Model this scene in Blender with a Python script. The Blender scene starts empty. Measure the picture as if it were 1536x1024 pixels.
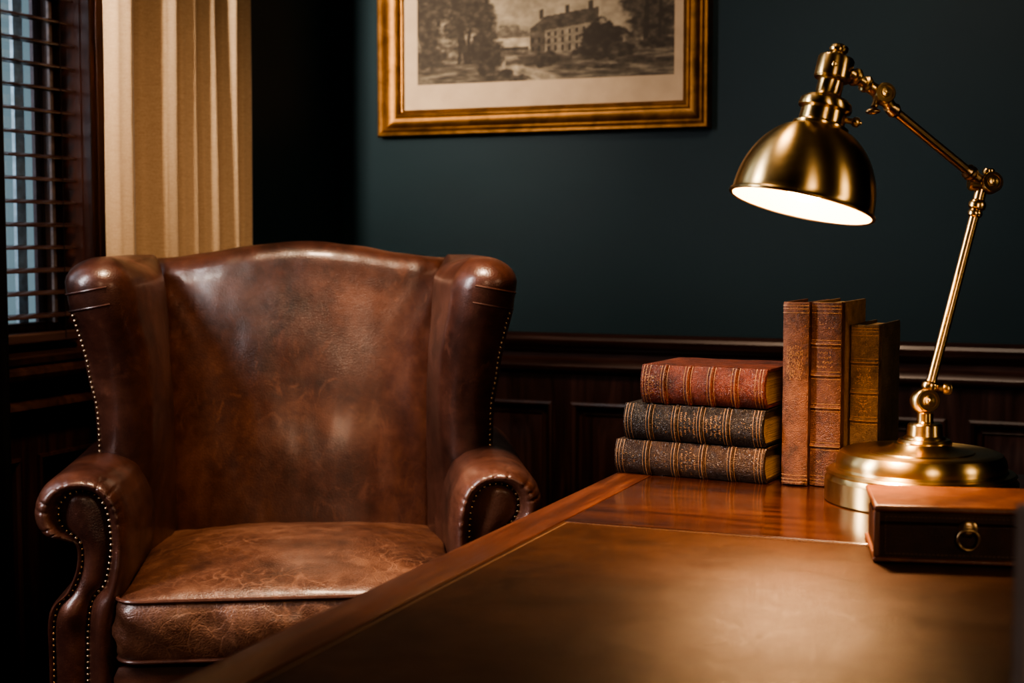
import bpy, math, random
from mathutils import Vector, Matrix, noise
PI = math.pi
C = bpy.context.scene.collection
rnd = random.Random(7)
V = Vector

# ------------------------------------------------------------------ helpers
MATW = {}

class MB:
    def __init__(s):
        s.v = []; s.f = []
    def add(s, vs, fs, M=None):
        o = len(s.v)
        for p in vs:
            p = V(p)
            s.v.append(M @ p if M is not None else p)
        for f in fs:
            s.f.append(tuple(i + o for i in f))
        return s
    def box(s, lo, hi, M=None):
        (a, b, c), (d, e, f) = lo, hi
        vs = [(a,b,c),(d,b,c),(d,e,c),(a,e,c),(a,b,f),(d,b,f),(d,e,f),(a,e,f)]
        return s.add(vs, [(0,3,2,1),(4,5,6,7),(0,1,5,4),(1,2,6,5),(2,3,7,6),(3,0,4,7)], M)
    def loft(s, rings, closed=True, cap0=False, cap1=False, M=None, loop=False):
        n = len(rings[0]); vs = [p for r in rings for p in r]; fs = []
        m = len(rings)
        for i in range(m if loop else m - 1):
            for j in range(n if closed else n - 1):
                a = i*n + j; b = i*n + (j+1) % n
                i2 = (i+1) % m
                fs.append((a, b, i2*n + (j+1) % n, i2*n + j))
        if cap0: fs.append(tuple(range(n-1, -1, -1)))
        if cap1: fs.append(tuple(range((m-1)*n, m*n)))
        return s.add(vs, fs, M)
    def lathe(s, prof, seg=48, M=None, cap=True):
        rings = [[(r*math.cos(2*PI*k/seg), r*math.sin(2*PI*k/seg), z) for k in range(seg)] for r, z in prof]
        return s.loft(rings, True, cap and prof[0][0] > 1e-5, cap and prof[-1][0] > 1e-5, M)
    def tube(s, pts, r, seg=12, closed=False, M=None):
        pts = [V(p) for p in pts]; n = len(pts); rings = []
        up = None
        for i in range(n):
            if closed: t = pts[(i+1) % n] - pts[i-1]
            else: t = pts[min(i+1, n-1)] - pts[max(i-1, 0)]
            if t.length < 1e-9: t = V((0,0,1))
            t.normalize()
            if up is None:
                up = V((0,0,1)) if abs(t.z) < .9 else V((1,0,0))
            a = (up - t*up.dot(t)).normalized(); up = a
            b = t.cross(a)
            rr = r[i] if isinstance(r, (list, tuple)) else r
            rings.append([pts[i] + a*rr*math.cos(2*PI*k/seg) + b*rr*math.sin(2*PI*k/seg) for k in range(seg)])
        return s.loft(rings, True, not closed, not closed, M, loop=closed)
    def ball(s, c, r, seg=16, rings=10, M=None, sc=(1,1,1)):
        prof = [(max(r*math.sin(PI*i/rings), 1e-6), -r*math.cos(PI*i/rings)) for i in range(rings+1)]
        T = Matrix.Translation(c) @ Matrix.Diagonal((*sc, 1))
        if M is not None: T = M @ T
        return s.lathe(prof, seg, T, False)
    def build(s, name, mat, parent=None, smooth=True, angle=40, bevel=0, bseg=2, sub=0, world=False, kind=None):
        vs = s.v
        if world and parent is not None:
            I = MATW[parent.name].inverted(); vs = [I @ p for p in vs]
        me = bpy.data.meshes.new(name)
        me.from_pydata([tuple(p) for p in vs], [], s.f)
        import bmesh
        bm = bmesh.new(); bm.from_mesh(me)
        bmesh.ops.remove_doubles(bm, verts=bm.verts, dist=1e-6)
        bmesh.ops.recalc_face_normals(bm, faces=bm.faces)
        bm.to_mesh(me); bm.free()
        if smooth:
            me.polygons.foreach_set('use_smooth', [True]*len(me.polygons))
            me.set_sharp_from_angle(angle=math.radians(angle))
        me.materials.append(mat)
        o = bpy.data.objects.new(name, me); C.objects.link(o)
        if parent is not None:
            o.parent = parent; MATW[o.name] = MATW[parent.name]
        else:
            MATW[o.name] = Matrix.Identity(4)
        if bevel:
            m = o.modifiers.new('bevel', 'BEVEL'); m.width = bevel; m.segments = bseg; m.limit_method = 'ANGLE'
            m.angle_limit = math.radians(35); m.harden_normals = False
        if sub:
            m = o.modifiers.new('sub', 'SUBSURF'); m.levels = sub; m.render_levels = sub
        if kind: o['kind'] = kind
        return o

def thing(name, label, cat, loc=(0,0,0), rotz=0, group=None, M=None):
    o = bpy.data.objects.new(name, None); C.objects.link(o)
    o.empty_display_size = .05
    if M is None: M = Matrix.Translation(loc) @ Matrix.Rotation(rotz, 4, 'Z')
    o.matrix_world = M
    MATW[o.name] = M
    o['label'] = label; o['category'] = cat
    if group: o['group'] = group
    return o
def tag(o, label, cat, group=None):
    o['label'] = label; o['category'] = cat
    if group: o['group'] = group
    return o
def axisM(p, z, x=None):
    z = V(z).normalized()
    x = V(x) if x is not None else (V((1,0,0)) if abs(z.x) < .8 else V((0,1,0)))
    x = (x - z*x.dot(z)).normalized(); y = z.cross(x)
    return Matrix(((x.x,y.x,z.x,p[0]),(x.y,y.y,z.y,p[1]),(x.z,y.z,z.z,p[2]),(0,0,0,1)))
def smoothpath(pts, n=6, closed=False):
    pts = [V(p) for p in pts]; out = []; m = len(pts)
    for i in range(m if closed else m-1):
        if closed: p0,p1,p2,p3 = pts[i-1],pts[i],pts[(i+1)%m],pts[(i+2)%m]
        else: p0,p1,p2,p3 = pts[max(i-1,0)],pts[i],pts[i+1],pts[min(i+2,m-1)]
        for k in range(n):
            t = k/n
            out.append(.5*((2*p1)+(p2-p0)*t+(2*p0-5*p1+4*p2-p3)*t*t+(3*p1-p0-3*p2+p3)*t**3))
    if not closed: out.append(pts[-1])
    return out
def lerp(a, b, t): return a + (b-a)*t
def sstep(a, b, x):
    t = min(1, max(0, (x-a)/(b-a))); return t*t*(3-2*t)
def table(tab, x):
    if x <= tab[0][0]: return tab[0][1]
    for (a, p), (b, q) in zip(tab, tab[1:]):
        if x <= b:
            t = (x-a)/(b-a); t = t*t*(3-2*t)*.5 + t*.5
            return p + (q-p)*t
    return tab[-1][1]

# ------------------------------------------------------------------ materials
class NT:
    def __init__(s, name):
        s.m = bpy.data.materials.new(name); s.m.use_nodes = True
        s.t = s.m.node_tree; s.t.nodes.clear()
        s.out = s.n('ShaderNodeOutputMaterial')
    def n(s, ty, **kw):
        nd = s.t.nodes.new(ty)
        for k, v in kw.items(): setattr(nd, k, v)
        return nd
    def l(s, a, b): s.t.links.new(a, b)
    def coords(s, scale=(1,1,1), rot=(0,0,0), kind='Object'):
        tc = s.n('ShaderNodeTexCoord'); mp = s.n('ShaderNodeMapping')
        mp.inputs['Scale'].default_value = scale; mp.inputs['Rotation'].default_value = rot
        s.l(tc.outputs[kind], mp.inputs['Vector']); return mp.outputs['Vector']
    def noise(s, vec, scale, detail=4, rough=.55, dist=0):
        nd = s.n('ShaderNodeTexNoise'); nd.inputs['Scale'].default_value = scale
        nd.inputs['Detail'].default_value = detail; nd.inputs['Roughness'].default_value = rough
        nd.inputs['Distortion'].default_value = dist
        s.l(vec, nd.inputs['Vector']); return nd.outputs['Fac']
    def voro(s, vec, scale, feature='DISTANCE_TO_EDGE', rnd_=1.0):
        nd = s.n('ShaderNodeTexVoronoi', feature=feature); nd.inputs['Scale'].default_value = scale
        nd.inputs['Randomness'].default_value = rnd_
        s.l(vec, nd.inputs['Vector']); return nd.outputs['Distance']
    def ramp(s, fac, stops, interp='LINEAR'):
        nd = s.n('ShaderNodeValToRGB'); cr = nd.color_ramp; cr.interpolation = interp
        while len(cr.elements) < len(stops): cr.elements.new(.5)
        for e, (p, c) in zip(cr.elements, stops):
            e.position = p; e.color = (*c, 1) if len(c) == 3 else c
        s.l(fac, nd.inputs['Fac']); return nd.outputs['Color']
    def fr(s, fac, a, b, lo, hi):
        nd = s.n('ShaderNodeMapRange'); nd.inputs['From Min'].default_value = a; nd.inputs['From Max'].default_value = b
        nd.inputs['To Min'].default_value = lo; nd.inputs['To Max'].default_value = hi
        s.l(fac, nd.inputs['Value']); return nd.outputs['Result']
    def math(s, op, a, b=None):
        nd = s.n('ShaderNodeMath', operation=op)
        for i, x in enumerate((a, b)):
            if x is None: continue
            if isinstance(x, (int, float)): nd.inputs[i].default_value = x
            else: s.l(x, nd.inputs[i])
        return nd.outputs[0]
    def mix(s, fac, a, b, blend='MIX'):
        nd = s.n('ShaderNodeMix', data_type='RGBA', blend_type=blend)
        for k, x in ((0, fac), (6, a), (7, b)):
            if isinstance(x, (int, float)): nd.inputs[k].default_value = x
            elif isinstance(x, tuple): nd.inputs[k].default_value = (*x, 1)
            else: s.l(x, nd.inputs[k])
        return nd.outputs[2]
    def bump(s, h, strength=.2, dist=.001, nrm=None):
        nd = s.n('ShaderNodeBump'); nd.inputs['Strength'].default_value = strength; nd.inputs['Distance'].default_value = dist
        s.l(h, nd.inputs['Height'])
        if nrm is not None: s.l(nrm, nd.inputs['Normal'])
        return nd.outputs['Normal']
    def bsdf(s, color=None, rough=.5, metal=0, nrm=None, coat=0, coat_rough=.1, spec=.5, sheen=0):
        b = s.n('ShaderNodeBsdfPrincipled')
        def put(k, x):
            if isinstance(x, tuple): b.inputs[k].default_value = (*x, 1)
            elif isinstance(x, (int, float)): b.inputs[k].default_value = x
            elif x is not None: s.l(x, b.inputs[k])
        put('Base Color', color); put('Roughness', rough); put('Metallic', metal); put('Normal', nrm)
        put('Coat Weight', coat); put('Coat Roughness', coat_rough); put('Specular IOR Level', spec); put('Sheen Weight', sheen)
        s.l(b.outputs[0], s.out.inputs['Surface']); s.b = b
        return s.m

def leather(name, dark, mid, tan, scale=5., rough=(.3, .5), crease=.0, grain=260., bump=.25, coat=0, spec=.5):
    t = NT(name); v = t.coords()
    big = t.noise(v, scale, 6, .6, .6); fine = t.noise(v, scale*7, 5, .65, .3)
    f = t.math('ADD', t.math('MULTIPLY', big, .72), t.math('MULTIPLY', fine, .28))
    col = t.ramp(f, [(.34, dark), (.5, mid), (.66, tan)])
    # warped cells read as the lighter scuffed creases of worn hide
    wv = t.n('ShaderNodeTexNoise'); wv.inputs['Scale'].default_value = 9; wv.inputs['Detail'].default_value = 3
    t.l(v, wv.inputs['Vector'])
    va = t.n('ShaderNodeVectorMath', operation='MULTIPLY_ADD'); t.l(wv.outputs['Color'], va.inputs[0])
    va.inputs[1].default_value = (.12,.12,.12); t.l(v, va.inputs[2])
    e1 = t.voro(va.outputs[0], 24); e2 = t.voro(va.outputs[0], 60)
    c1 = t.fr(e1, 0, .045, 1, 0); c2 = t.fr(e2, 0, .07, 1, 0)
    msk = t.fr(t.noise(v, 4.5, 3), .42, .62, 0, 1)
    cr = t.math('MULTIPLY', t.math('ADD', c1, t.math('MULTIPLY', c2, .5)), msk)
    if crease:
        col = t.mix(t.math('MULTIPLY', cr, min(crease, 1.0)), col, tuple(min(1, x*1.35) for x in tan))
    # wispy pull-up streaks
    ws = t.noise(t.coords((1.5, 1.5, .8), (.5, .4, .6)), scale*3.2, 8, .68, 2.6)
    wk = t.math('MULTIPLY', t.fr(ws, .54, .72, 0, 1), t.fr(t.noise(v, scale*.9, 2), .4, .65, .15, .75))
    col = t.mix(wk, col, tuple(min(1, x*1.25) for x in tan))
    g = t.voro(v, grain); gb = t.fr(g, 0, .25, 0, 1)
    h = t.math('ADD', t.math('MULTIPLY', gb, .5), t.math('MULTIPLY', cr, -1.2*max(crease, .25)))
    h = t.math('ADD', h, t.math('MULTIPLY', t.noise(v, 22, 5, .6, .5), 1.6))
    n = t.bump(h, bump, .0012)
    r = t.fr(t.noise(v, scale*2.2, 5, .6), .3, .7, rough[0], rough[1])
    return t.bsdf(col, r, 0, n, coat=coat, coat_rough=.2, spec=spec)

def wood(name, dark, mid, light, axis='X', scale=1., rough=.3, coat=.3, bump=.06, coat_rough=.12):
    t = NT(name)
    s = {'X': (1.2, 14, 14), 'Y': (14, 1.2, 14), 'Z': (14, 14, 1.2)}[axis]
    v = t.coords(tuple(x*scale for x in s))
    a = t.noise(v, 2.2, 6, .62, 1.2); b = t.noise(v, 11, 4, .6, .2)
    f = t.math('ADD', t.math('MULTIPLY', a, .75), t.math('MULTIPLY', b, .25))
    col = t.ramp(f, [(.32, dark), (.5, mid), (.68, light)])
    n = t.bump(b, bump, .001)
    r = t.fr(a, .3, .7, rough*.85, rough*1.2)
    return t.bsdf(col, r, 0, n, coat=coat, coat_rough=coat_rough)

def metal(name, col, col2, rough=(.18, .34), scale=14., stretch=(1,1,6), aniso=0):
    t = NT(name); v = t.coords()
    a = t.noise(v, scale, 5, .6, .4)
    c = t.ramp(a, [(.35, col2), (.6, col)])
    v2 = t.coords(stretch)
    b = t.noise(v2, 90, 4, .6)
    r = t.fr(t.math('ADD', t.math('MULTIPLY', a, .6), t.math('MULTIPLY', b, .4)), .35, .65, rough[0], rough[1])
    m_ = t.bsdf(c, r, 1.0)
    if aniso:
        tg = t.n('ShaderNodeTangent'); tg.direction_type = 'RADIAL'; tg.axis = 'Z'
        t.l(tg.outputs[0], t.b.inputs['Tangent']); t.b.inputs['Anisotropic'].default_value = aniso; t.b.inputs['Anisotropic Rotation'].default_value = .25
    return m_

def plain(name, col, rough=.5, metal_=0, nscale=60., var=.25, bump=.1, coat=0):
    t = NT(name); v = t.coords()
    a = t.noise(v, nscale, 4)
    c = t.ramp(a, [(.3, tuple(x*(1-var) for x in col)), (.7, tuple(min(1, x*(1+var)) for x in col))])
    return t.bsdf(c, rough, metal_, t.bump(a, bump, .0008), coat=coat)

def emit(name, col, st):
    t = NT(name); e = t.n('ShaderNodeEmission'); e.inputs[0].default_value = (*col, 1); e.inputs[1].default_value = st
    t.l(e.outputs[0], t.out.inputs['Surface']); return t.m

M = {}
M['hide'] = leather('chair_leather', (.018,.0065,.0045), (.066,.0245,.0160), (.130,.054,.034), 4.2, (.30,.44), .12, 240, .22, coat=.3)
M['hide_seat'] = leather('seat_leather', (.032,.0125,.0075), (.092,.038,.022), (.20,.10,.060), 5., (.33,.48), .5, 200, .45, coat=.2)
M['inset'] = leather('desk_leather', (.011,.0042,.0022), (.025,.0098,.0049), (.040,.016,.008), 7., (.36,.46), .0, 520, .25, spec=.30)
M['inset'].node_tree.nodes['Principled BSDF'].inputs['Specular Tint'].default_value = (1,.62,.36,1)
M['desk_y'] = wood('desk_mahogany_long', (.030,.008,.004), (.070,.021,.009), (.125,.042,.017), 'Y', 1.3, .34, .2)
M['desk_x'] = wood('desk_mahogany_cross', (.012,.0034,.002), (.034,.0105,.005), (.064,.021,.0095), 'X', 1.3, .2, .6)
M['panel'] = wood('wall_mahogany', (.014,.0055,.004), (.032,.012,.008), (.058,.022,.015), 'X', .8, .36, .15)
M['panel_z'] = wood('wall_mahogany_upright', (.014,.0055,.004), (.032,.012,.008), (.058,.022,.015), 'Z', .8, .36, .15)
M['casing'] = wood('window_mahogany', (.06,.022,.012), (.14,.052,.027), (.22,.085,.045), 'Z', 1., .40, .1)
M['unlit_post'] = wood('unlit_post_wood', (.002,.002,.002), (.004,.003,.003), (.006,.005,.004), 'Z', 1., .5, 0)  # near-black colour holds the shade on the post's unlit side
M['slat'] = wood('blind_slat_wood', (.04,.022,.018), (.075,.040,.032), (.11,.06,.048), 'Y', 1., .28, .4)
M['brass'] = metal('antique_brass', (.60,.43,.205), (.50,.345,.155), (.27,.34), 5., (1,1,2), .75)
M['brass_rod'] = metal('brass_rod', (.58,.39,.19), (.54,.36,.17), (.26,.27), 3., (.2,.2,.2))
M['brass_dark'] = metal('dark_brass', (.38,.27,.15), (.28,.19,.10), (.3,.36), 4., (.3,.3,.3))
M['nail'] = metal('nail_brass', (.42,.30,.19), (.28,.19,.12), (.25,.4), 60)
M['gilt'] = metal('gilded_wood', (.31,.150,.052), (.18,.085,.030), (.42,.56), 25, (3,3,3))
M['gold_tool'] = plain('gold_tooling', (.36,.20,.095), .42, .4, 300, .3)
M['enamel'] = plain('white_enamel', (.92,.86,.76), .35, 0, 30, .03, .02)
M['mount'] = plain('cream_mount_card', (.50,.355,.23), .8, 0, 20, .06, .05)
M['thread'] = plain('tan_thread', (.13,.075,.038), .7, 0, 200, .2)
M['cavity'] = plain('dark_lining', (.008,.005,.004), .8)
M['legwood'] = wood('leg_mahogany', (.02,.007,.004), (.05,.016,.008), (.09,.03,.015), 'Z', 1, .3, .3)
M['black_pin'] = plain('dark_steel', (.03,.028,.026), .35, 1)
M['grey'] = plain('grey_brushed', (.34,.26,.225), .6, .0, 40, .12)

# painted wall
t = NT('teal_wall_paint'); v = t.coords()
a = t.noise(v, 1.6, 3); b = t.noise(v, 420, 2)
wv = t.n('ShaderNodeTexWave'); wv.bands_direction = 'Z'; wv.inputs['Scale'].default_value = 160; wv.inputs['Distortion'].default_value = 6
t.l(v, wv.inputs['Vector'])
c = t.ramp(a, [(.3, (.0066,.0185,.0225)), (.7, (.0088,.0245,.0295))])
M['teal'] = t.bsdf(c, .55, 0, t.bump(t.math('ADD', b, t.math('MULTIPLY', wv.outputs['Fac'], .4)), .12, .001), spec=.3)
M['ceil'] = plain('ceiling_paint', (.30,.27,.23), .9)
M['floor'] = wood('oak_floor_dark', (.02,.009,.005), (.04,.018,.010), (.065,.03,.016), 'Y', .6, .35, .2)

# linen curtain
t = NT('linen_curtain'); v = t.coords((1,1,1))
w1 = t.n('ShaderNodeTexWave'); w1.bands_direction = 'Z'; w1.inputs['Scale'].default_value = 230; w1.inputs['Distortion'].default_value = 3
t.l(v, w1.inputs['Vector'])
na = t.noise(t.coords((60,60,600)), 1, 4); nb = t.noise(v, 320, 3)
c = t.ramp(t.math('ADD', t.math('MULTIPLY', na, .5), t.math('MULTIPLY', nb, .5)), [(.3, (.30,.195,.115)), (.7, (.43,.305,.19))])
h = t.math('ADD', w1.outputs['Fac'], nb)
M['linen'] = t.bsdf(c, .9, 0, t.bump(h, .25, .0012), spec=.15, sheen=.2)

# page edges
def pages_mat():
    t = NT('page_edges'); v = t.coords((900, 6, 6))
    a = t.noise(v, 1, 3, .7); b = t.noise(t.coords(), 30, 3)
    c = t.ramp(t.math('ADD', t.math('MULTIPLY', a, .6), t.math('MULTIPLY', b, .4)), [(.3, (.10,.055,.022)), (.5, (.24,.15,.068)), (.7, (.38,.27,.14))])
    return t.bsdf(c, .8, 0, t.bump(a, .5, .0012))
M['pages'] = pages_mat()
# glass
t = NT('window_glass'); g = t.n('ShaderNodeBsdfGlass'); g.inputs['Roughness'].default_value = 0; g.inputs['IOR'].default_value = 1.45
g.inputs['Color'].default_value = (.93,.97,1,1); t.l(g.outputs[0], t.out.inputs['Surface']); M['glass'] = t.m

# ------------------------------------------------------------------ room shell
WY, WX = 3.4, -1.867        # back wall, left wall
RX, FY, CZ = 2.6, -2.2, 2.6
MB().box((WX-.12, WY, 0), (RX+.12, WY+.12, CZ)).build('wall_back', M['teal'], kind='structure')
WY0, WY1, WZ0, WZ1 = .70, 2.353, .80, 2.25   # window opening
m = MB()
m.box((WX-.12, FY, 0), (WX, WY, WZ0)); m.box((WX-.12, FY, WZ1), (WX, WY, CZ))
m.box((WX-.12, FY, WZ0), (WX, WY0, WZ1)); m.box((WX-.12, WY1, WZ0), (WX, WY, WZ1))
m.build('wall_left', M['teal'], kind='structure')
MB().box((RX, FY, 0), (RX+.12, WY, CZ)).build('wall_right', M['teal'], kind='structure')
MB().box((WX-.12, FY-.12, 0), (RX+.12, FY, CZ)).build('wall_front', M['teal'], kind='structure')
MB().box((WX-.12, FY-.12, -.1), (RX+.12, WY+.12, 0)).build('floor', M['floor'], kind='structure')
MB().box((WX-.12, FY-.12, CZ), (RX+.12, WY+.12, CZ+.1)).build('ceiling', M['ceil'], kind='structure')

# wainscot panelling: raised frames with a bead and a fielded panel
def wainscot(name, T, panels, x0, x1, ztop=.71, zp=.63, zb=.20):
    """panel run along local x, local -y faces the room, wall face at y=0"""
    m = MB(); d = -.026
    m.box((x0, -.008, .02), (x1, 0, ztop), T)                         # backing
    m.box((x0, d, zp), (x1, -.004, ztop), T); m.box((x0, d, .02), (x1, -.004, zb), T)
    edges = [x0]
    for a, b in panels: edges += [a, b]
    edges.append(x1)
    for i in range(0, len(edges), 2):
        if edges[i+1] - edges[i] > .001: m.box((edges[i], d, zb), (edges[i+1], -.004, zp), T)
    for a, b in panels:
        def rect(k, y): return [(a+k, y, zb+k), (b-k, y, zb+k), (b-k, y, zp-k), (a+k, y, zp-k)]
        m.loft([rect(0, d), rect(.0, d-.007), rect(.006, d-.009), rect(.013, d-.004), rect(.017, -.012), rect(.024, -.012), rect(.03, -.016),
                rect(.034, -.010), rect(.040, -.010), rect(.075, -.019)], True, False, True, T)
    o = m.build(name, M['panel_z'], kind='structure', angle=20)
    return o
TB = Matrix.Translation((0, WY, 0))
TL = Matrix.Translation((WX, 0, 0)) @ Matrix.Rotation(PI/2, 4, 'Z')   # local x -> world Y, local -y -> +X
pb = [(-1.69,-1.268), (-1.22,-.80), (-.752,-.332), (-.284,.136), (.184,.604), (.652,1.072), (1.12,1.54)]
wainscot('trim_1', TB, pb, WX+.03, RX)
pl = [(.30,.72), (.768,1.188), (1.236,1.656), (1.704,2.124), (2.172,2.592), (2.64,3.06)]
wainscot('trim_2', TL, pl, FY, WY-.03)
RAIL = [(0,.705), (-.022,.705), (-.030,.711), (-.034,.720), (-.030,.729), (-.024,.734), (-.018,.740), (-.018,.752), (-.026,.760),
        (-.038,.766), (-.044,.775), (-.046,.785), (-.042,.793), (-.034,.797), (-.030,.800), (0,.800)]
def rail(name, T, x0, x1, mat):
    m = MB(); m.loft([[(x, y-.02, z) for y, z in RAIL] for x in (x0, x1)], True, True, True, T)
    return m.build(name, mat, kind='structure', angle=30)
rail('trim_3', TB, WX+.02, RX, M['panel'])
rail('trim_4', TL, FY, WY-.02, M['panel'])
MB().box((WX+.03, WY-.04, 0), (RX, WY-.0, .12)).build('baseboard_back', M['panel'], kind='structure', bevel=.006)
MB().box((WX+.0, FY, 0), (WX+.04, WY-.04, .12)).build('baseboard_left', M['panel'], kind='structure', bevel=.006)

# window: sash, pane, reveal, casing, stool, mullion post
m = MB()
gx = -1.938
m.box((gx-.02, WY1-.022, WZ0), (gx+.012, WY1, WZ1)); m.box((gx-.02, WY0, WZ0), (gx+.012, WY0+.05, WZ1))
m.box((gx-.02, WY0, WZ0), (gx+.014, WY1, WZ0+.068)); m.box((gx-.02, WY0, WZ1-.06), (gx+.014, WY1, WZ1))
m.box((gx-.012, 1.84, WZ0), (gx+.010, 1.90, WZ1)); m.box((gx-.010, 1.18, WZ0), (gx+.010, 1.22, WZ1))
win = m.build('window_1', M['casing'], kind='structure', bevel=.003)
MB().box((gx-.004, WY0+.03, WZ0+.05), (gx, WY1-.015, WZ1-.04)).build('pane', M['glass'], win)
pm = plain('lit_edge_colour', (.62,.50,.46), .5)  # pale pinkish colour stands in for daylight on the sash edge
m = MB(); m.box((gx+.012, WY1-.026, WZ0+.066), (gx+.018, WY1-.017, WZ1-.06)); m.build('lit_sash_edge', pm, win)
MB().box((gx-.020, 2.258, WZ0+.05), (gx-.012, 2.284, WZ1)).build('storm_frame', plain('pale_blue_paint', (.60,.68,.72), .5), win)
MB().box((gx-.020, 2.314, WZ0+.05), (gx-.012, 2.336, WZ1)).build('storm_bar', plain('dull_red_paint', (.10,.055,.055), .5), win)
# casing round the opening
m = MB(); m.box((WX-.005, WY1, .80), (WX+.024, WY1+.075, WZ1+.08)); m.box((WX+.02, WY1+.012, .80), (WX+.03, WY1+.06, WZ1+.06))
m.box((WX-.005, WY0-.075, .80), (WX+.024, WY0, WZ1+.08)); m.box((WX-.005, WY0-.075, WZ1), (WX+.024, WY1+.075, WZ1+.08))
m.build('trim_5', M['casing'], kind='structure', bevel=.003)
m = MB(); m.box((WX-.12, WY1-.002, WZ0), (WX, WY1+.004, WZ1)); m.build('trim_6', M['casing'], kind='structure')
m = MB(); m.box((WX-.12, WY0-.06, .800), (WX+.055, WY1+.06, .818)); m.build('trim_7', M['panel'], kind='structure', bevel=.004)
m = MB(); m.box((WX-.005, 1.88, .818), (WX+.10, 2.022, CZ)); m.box((WX-.0, 1.88, 0.0), (WX+.10, 2.022, .818)); m.build('trim_8', M['unlit_post'], kind='structure', bevel=.004)

# venetian blind (far bay, between the post and the casing)
bl = thing('venetian_blind', 'dark wooden venetian blind with open slats hanging in the window', 'blind', (WX-.03, 2.19, .86))
m = MB(); z = .885
k = 0
while z < WZ1 - .05:
    ym = .155; th = math.radians(rnd.uniform(3, 7)); pts = []
    T = Matrix.Translation((WX-.028, 2.19, z)) @ Matrix.Rotation(th, 4, 'Y')
    prof = [(x, .0022 - 9.0*x*x + .0013*s) for s in (1,) for x in (-.022,-.014,-.005,.005,.014,.022)] + \
           [(x, .0022 - 9.0*x*x - .0013) for x in (.022,.014,.005,-.005,-.014,-.022)]
    m.loft([[(x, y, zz) for x, zz in prof] for y in (-ym, ym-.002)], True, True, True, T)
    z += .0432; k += 1
m.build('slats', M['slat'], bl, world=True, angle=30)
m = MB(); m.box((WX-.052, 2.035, .832), (WX-.006, 2.343, .853)); m.build('bottom_rail', M['slat'], bl, world=True, bevel=.004)
m = MB(); m.box((WX-.056, 2.035, WZ1-.05), (WX-.004, 2.345, WZ1)); m.build('head_rail', M['slat'], bl, world=True, bevel=.003)
m = MB()
for y in (2.085, 2.30):
    for x in (WX-.051, WX-.005): m.tube([(x, y, .84), (x, y, WZ1-.03)], .0009, 6)
m.build('ladder_cord', M['cavity'], bl, world=True)

# curtain: fixed folds, deeper toward the window
m = MB(); ny, nz = 260, 24; rows = []
cy0, cy1 = 2.285, 2.775
folds = [(0,.02),(.04,.05),(.09,.062),(.15,.035),(.19,-.05),(.27,-.07),(.31,-.01),(.35,.036),(.40,.046),(.44,.016),(.455,-.03),(.475,-.03),(.50,.026),(.545,.044),
         (.59,.016),(.605,-.034),(.625,-.034),(.65,.026),(.70,.046),(.755,.016),(.77,-.034),(.79,-.034),(.815,.024),(.86,.044),(.91,.016),(.925,-.022),(.94,-.022),(.965,.016),(1,.026)]
for k in range(nz+1):
    zz = .015 + (2.5-.015)*k/nz; r = []
    for j in range(ny+1):
        u = j/ny
        w = table(folds, u)
        w *= (.85 + .25*noise.noise((u*3, zz*.7, 1.3)))
        w += .006*noise.noise((u*9, zz*1.6, 4))
        yy = lerp(cy0, cy1, u) + .010*noise.noise((zz*.6, u*2, 7))*(1 if 0 < u < 1 else .4) + (.006*(1-zz/2.5) if u > .5 else -.003)
        r.append((WX+.095 + w*1.0, yy, zz))
    rows.append(r)
m.loft(rows, False)
cur = m.build('curtain', M['linen'], angle=180)
md = cur.modifiers.new('solid', 'SOLIDIFY'); md.thickness = .003; md.offset = 0
tag(cur, 'heavy cream linen curtain hanging in folds beside the window', 'curtain')

# ------------------------------------------------------------------ framed engraving
FX0, FX1, FZ0, FZ1 = -1.744, -.879, 1.289, 1.985
fy = WY - .040
pic = thing('framed_print', 'gilt framed sepia engraving of a country house on the teal wall', 'picture', ((FX0+FX1)/2, WY, FZ0))
prof = [(0, .038), (0, .006), (.003, .001), (.009, 0), (.014, .003), (.017, .006), (.021, .005), (.026, .010), (.040, .016), (.047, .016),
        (.050, .011), (.055, .010), (.058, .015), (.060, .020), (.063, .021), (.067, .026), (.067, .032), (.067, .038)]
m = MB(); rings = []
for d, yy in prof:
    rings.append([(FX0+d, fy+yy, FZ0+d), (FX1-d, fy+yy, FZ0+d), (FX1-d, fy+yy, FZ1-d), (FX0+d, fy+yy, FZ1-d)])
m.loft(rings, True)
m.build('frame', M['gilt'], pic, world=True, angle=25)
MB().box((FX0+.06, fy+.026, FZ0+.06), (FX1-.06, fy+.030, FZ1-.06)).build('mount', M['mount'], pic, world=True)
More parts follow.
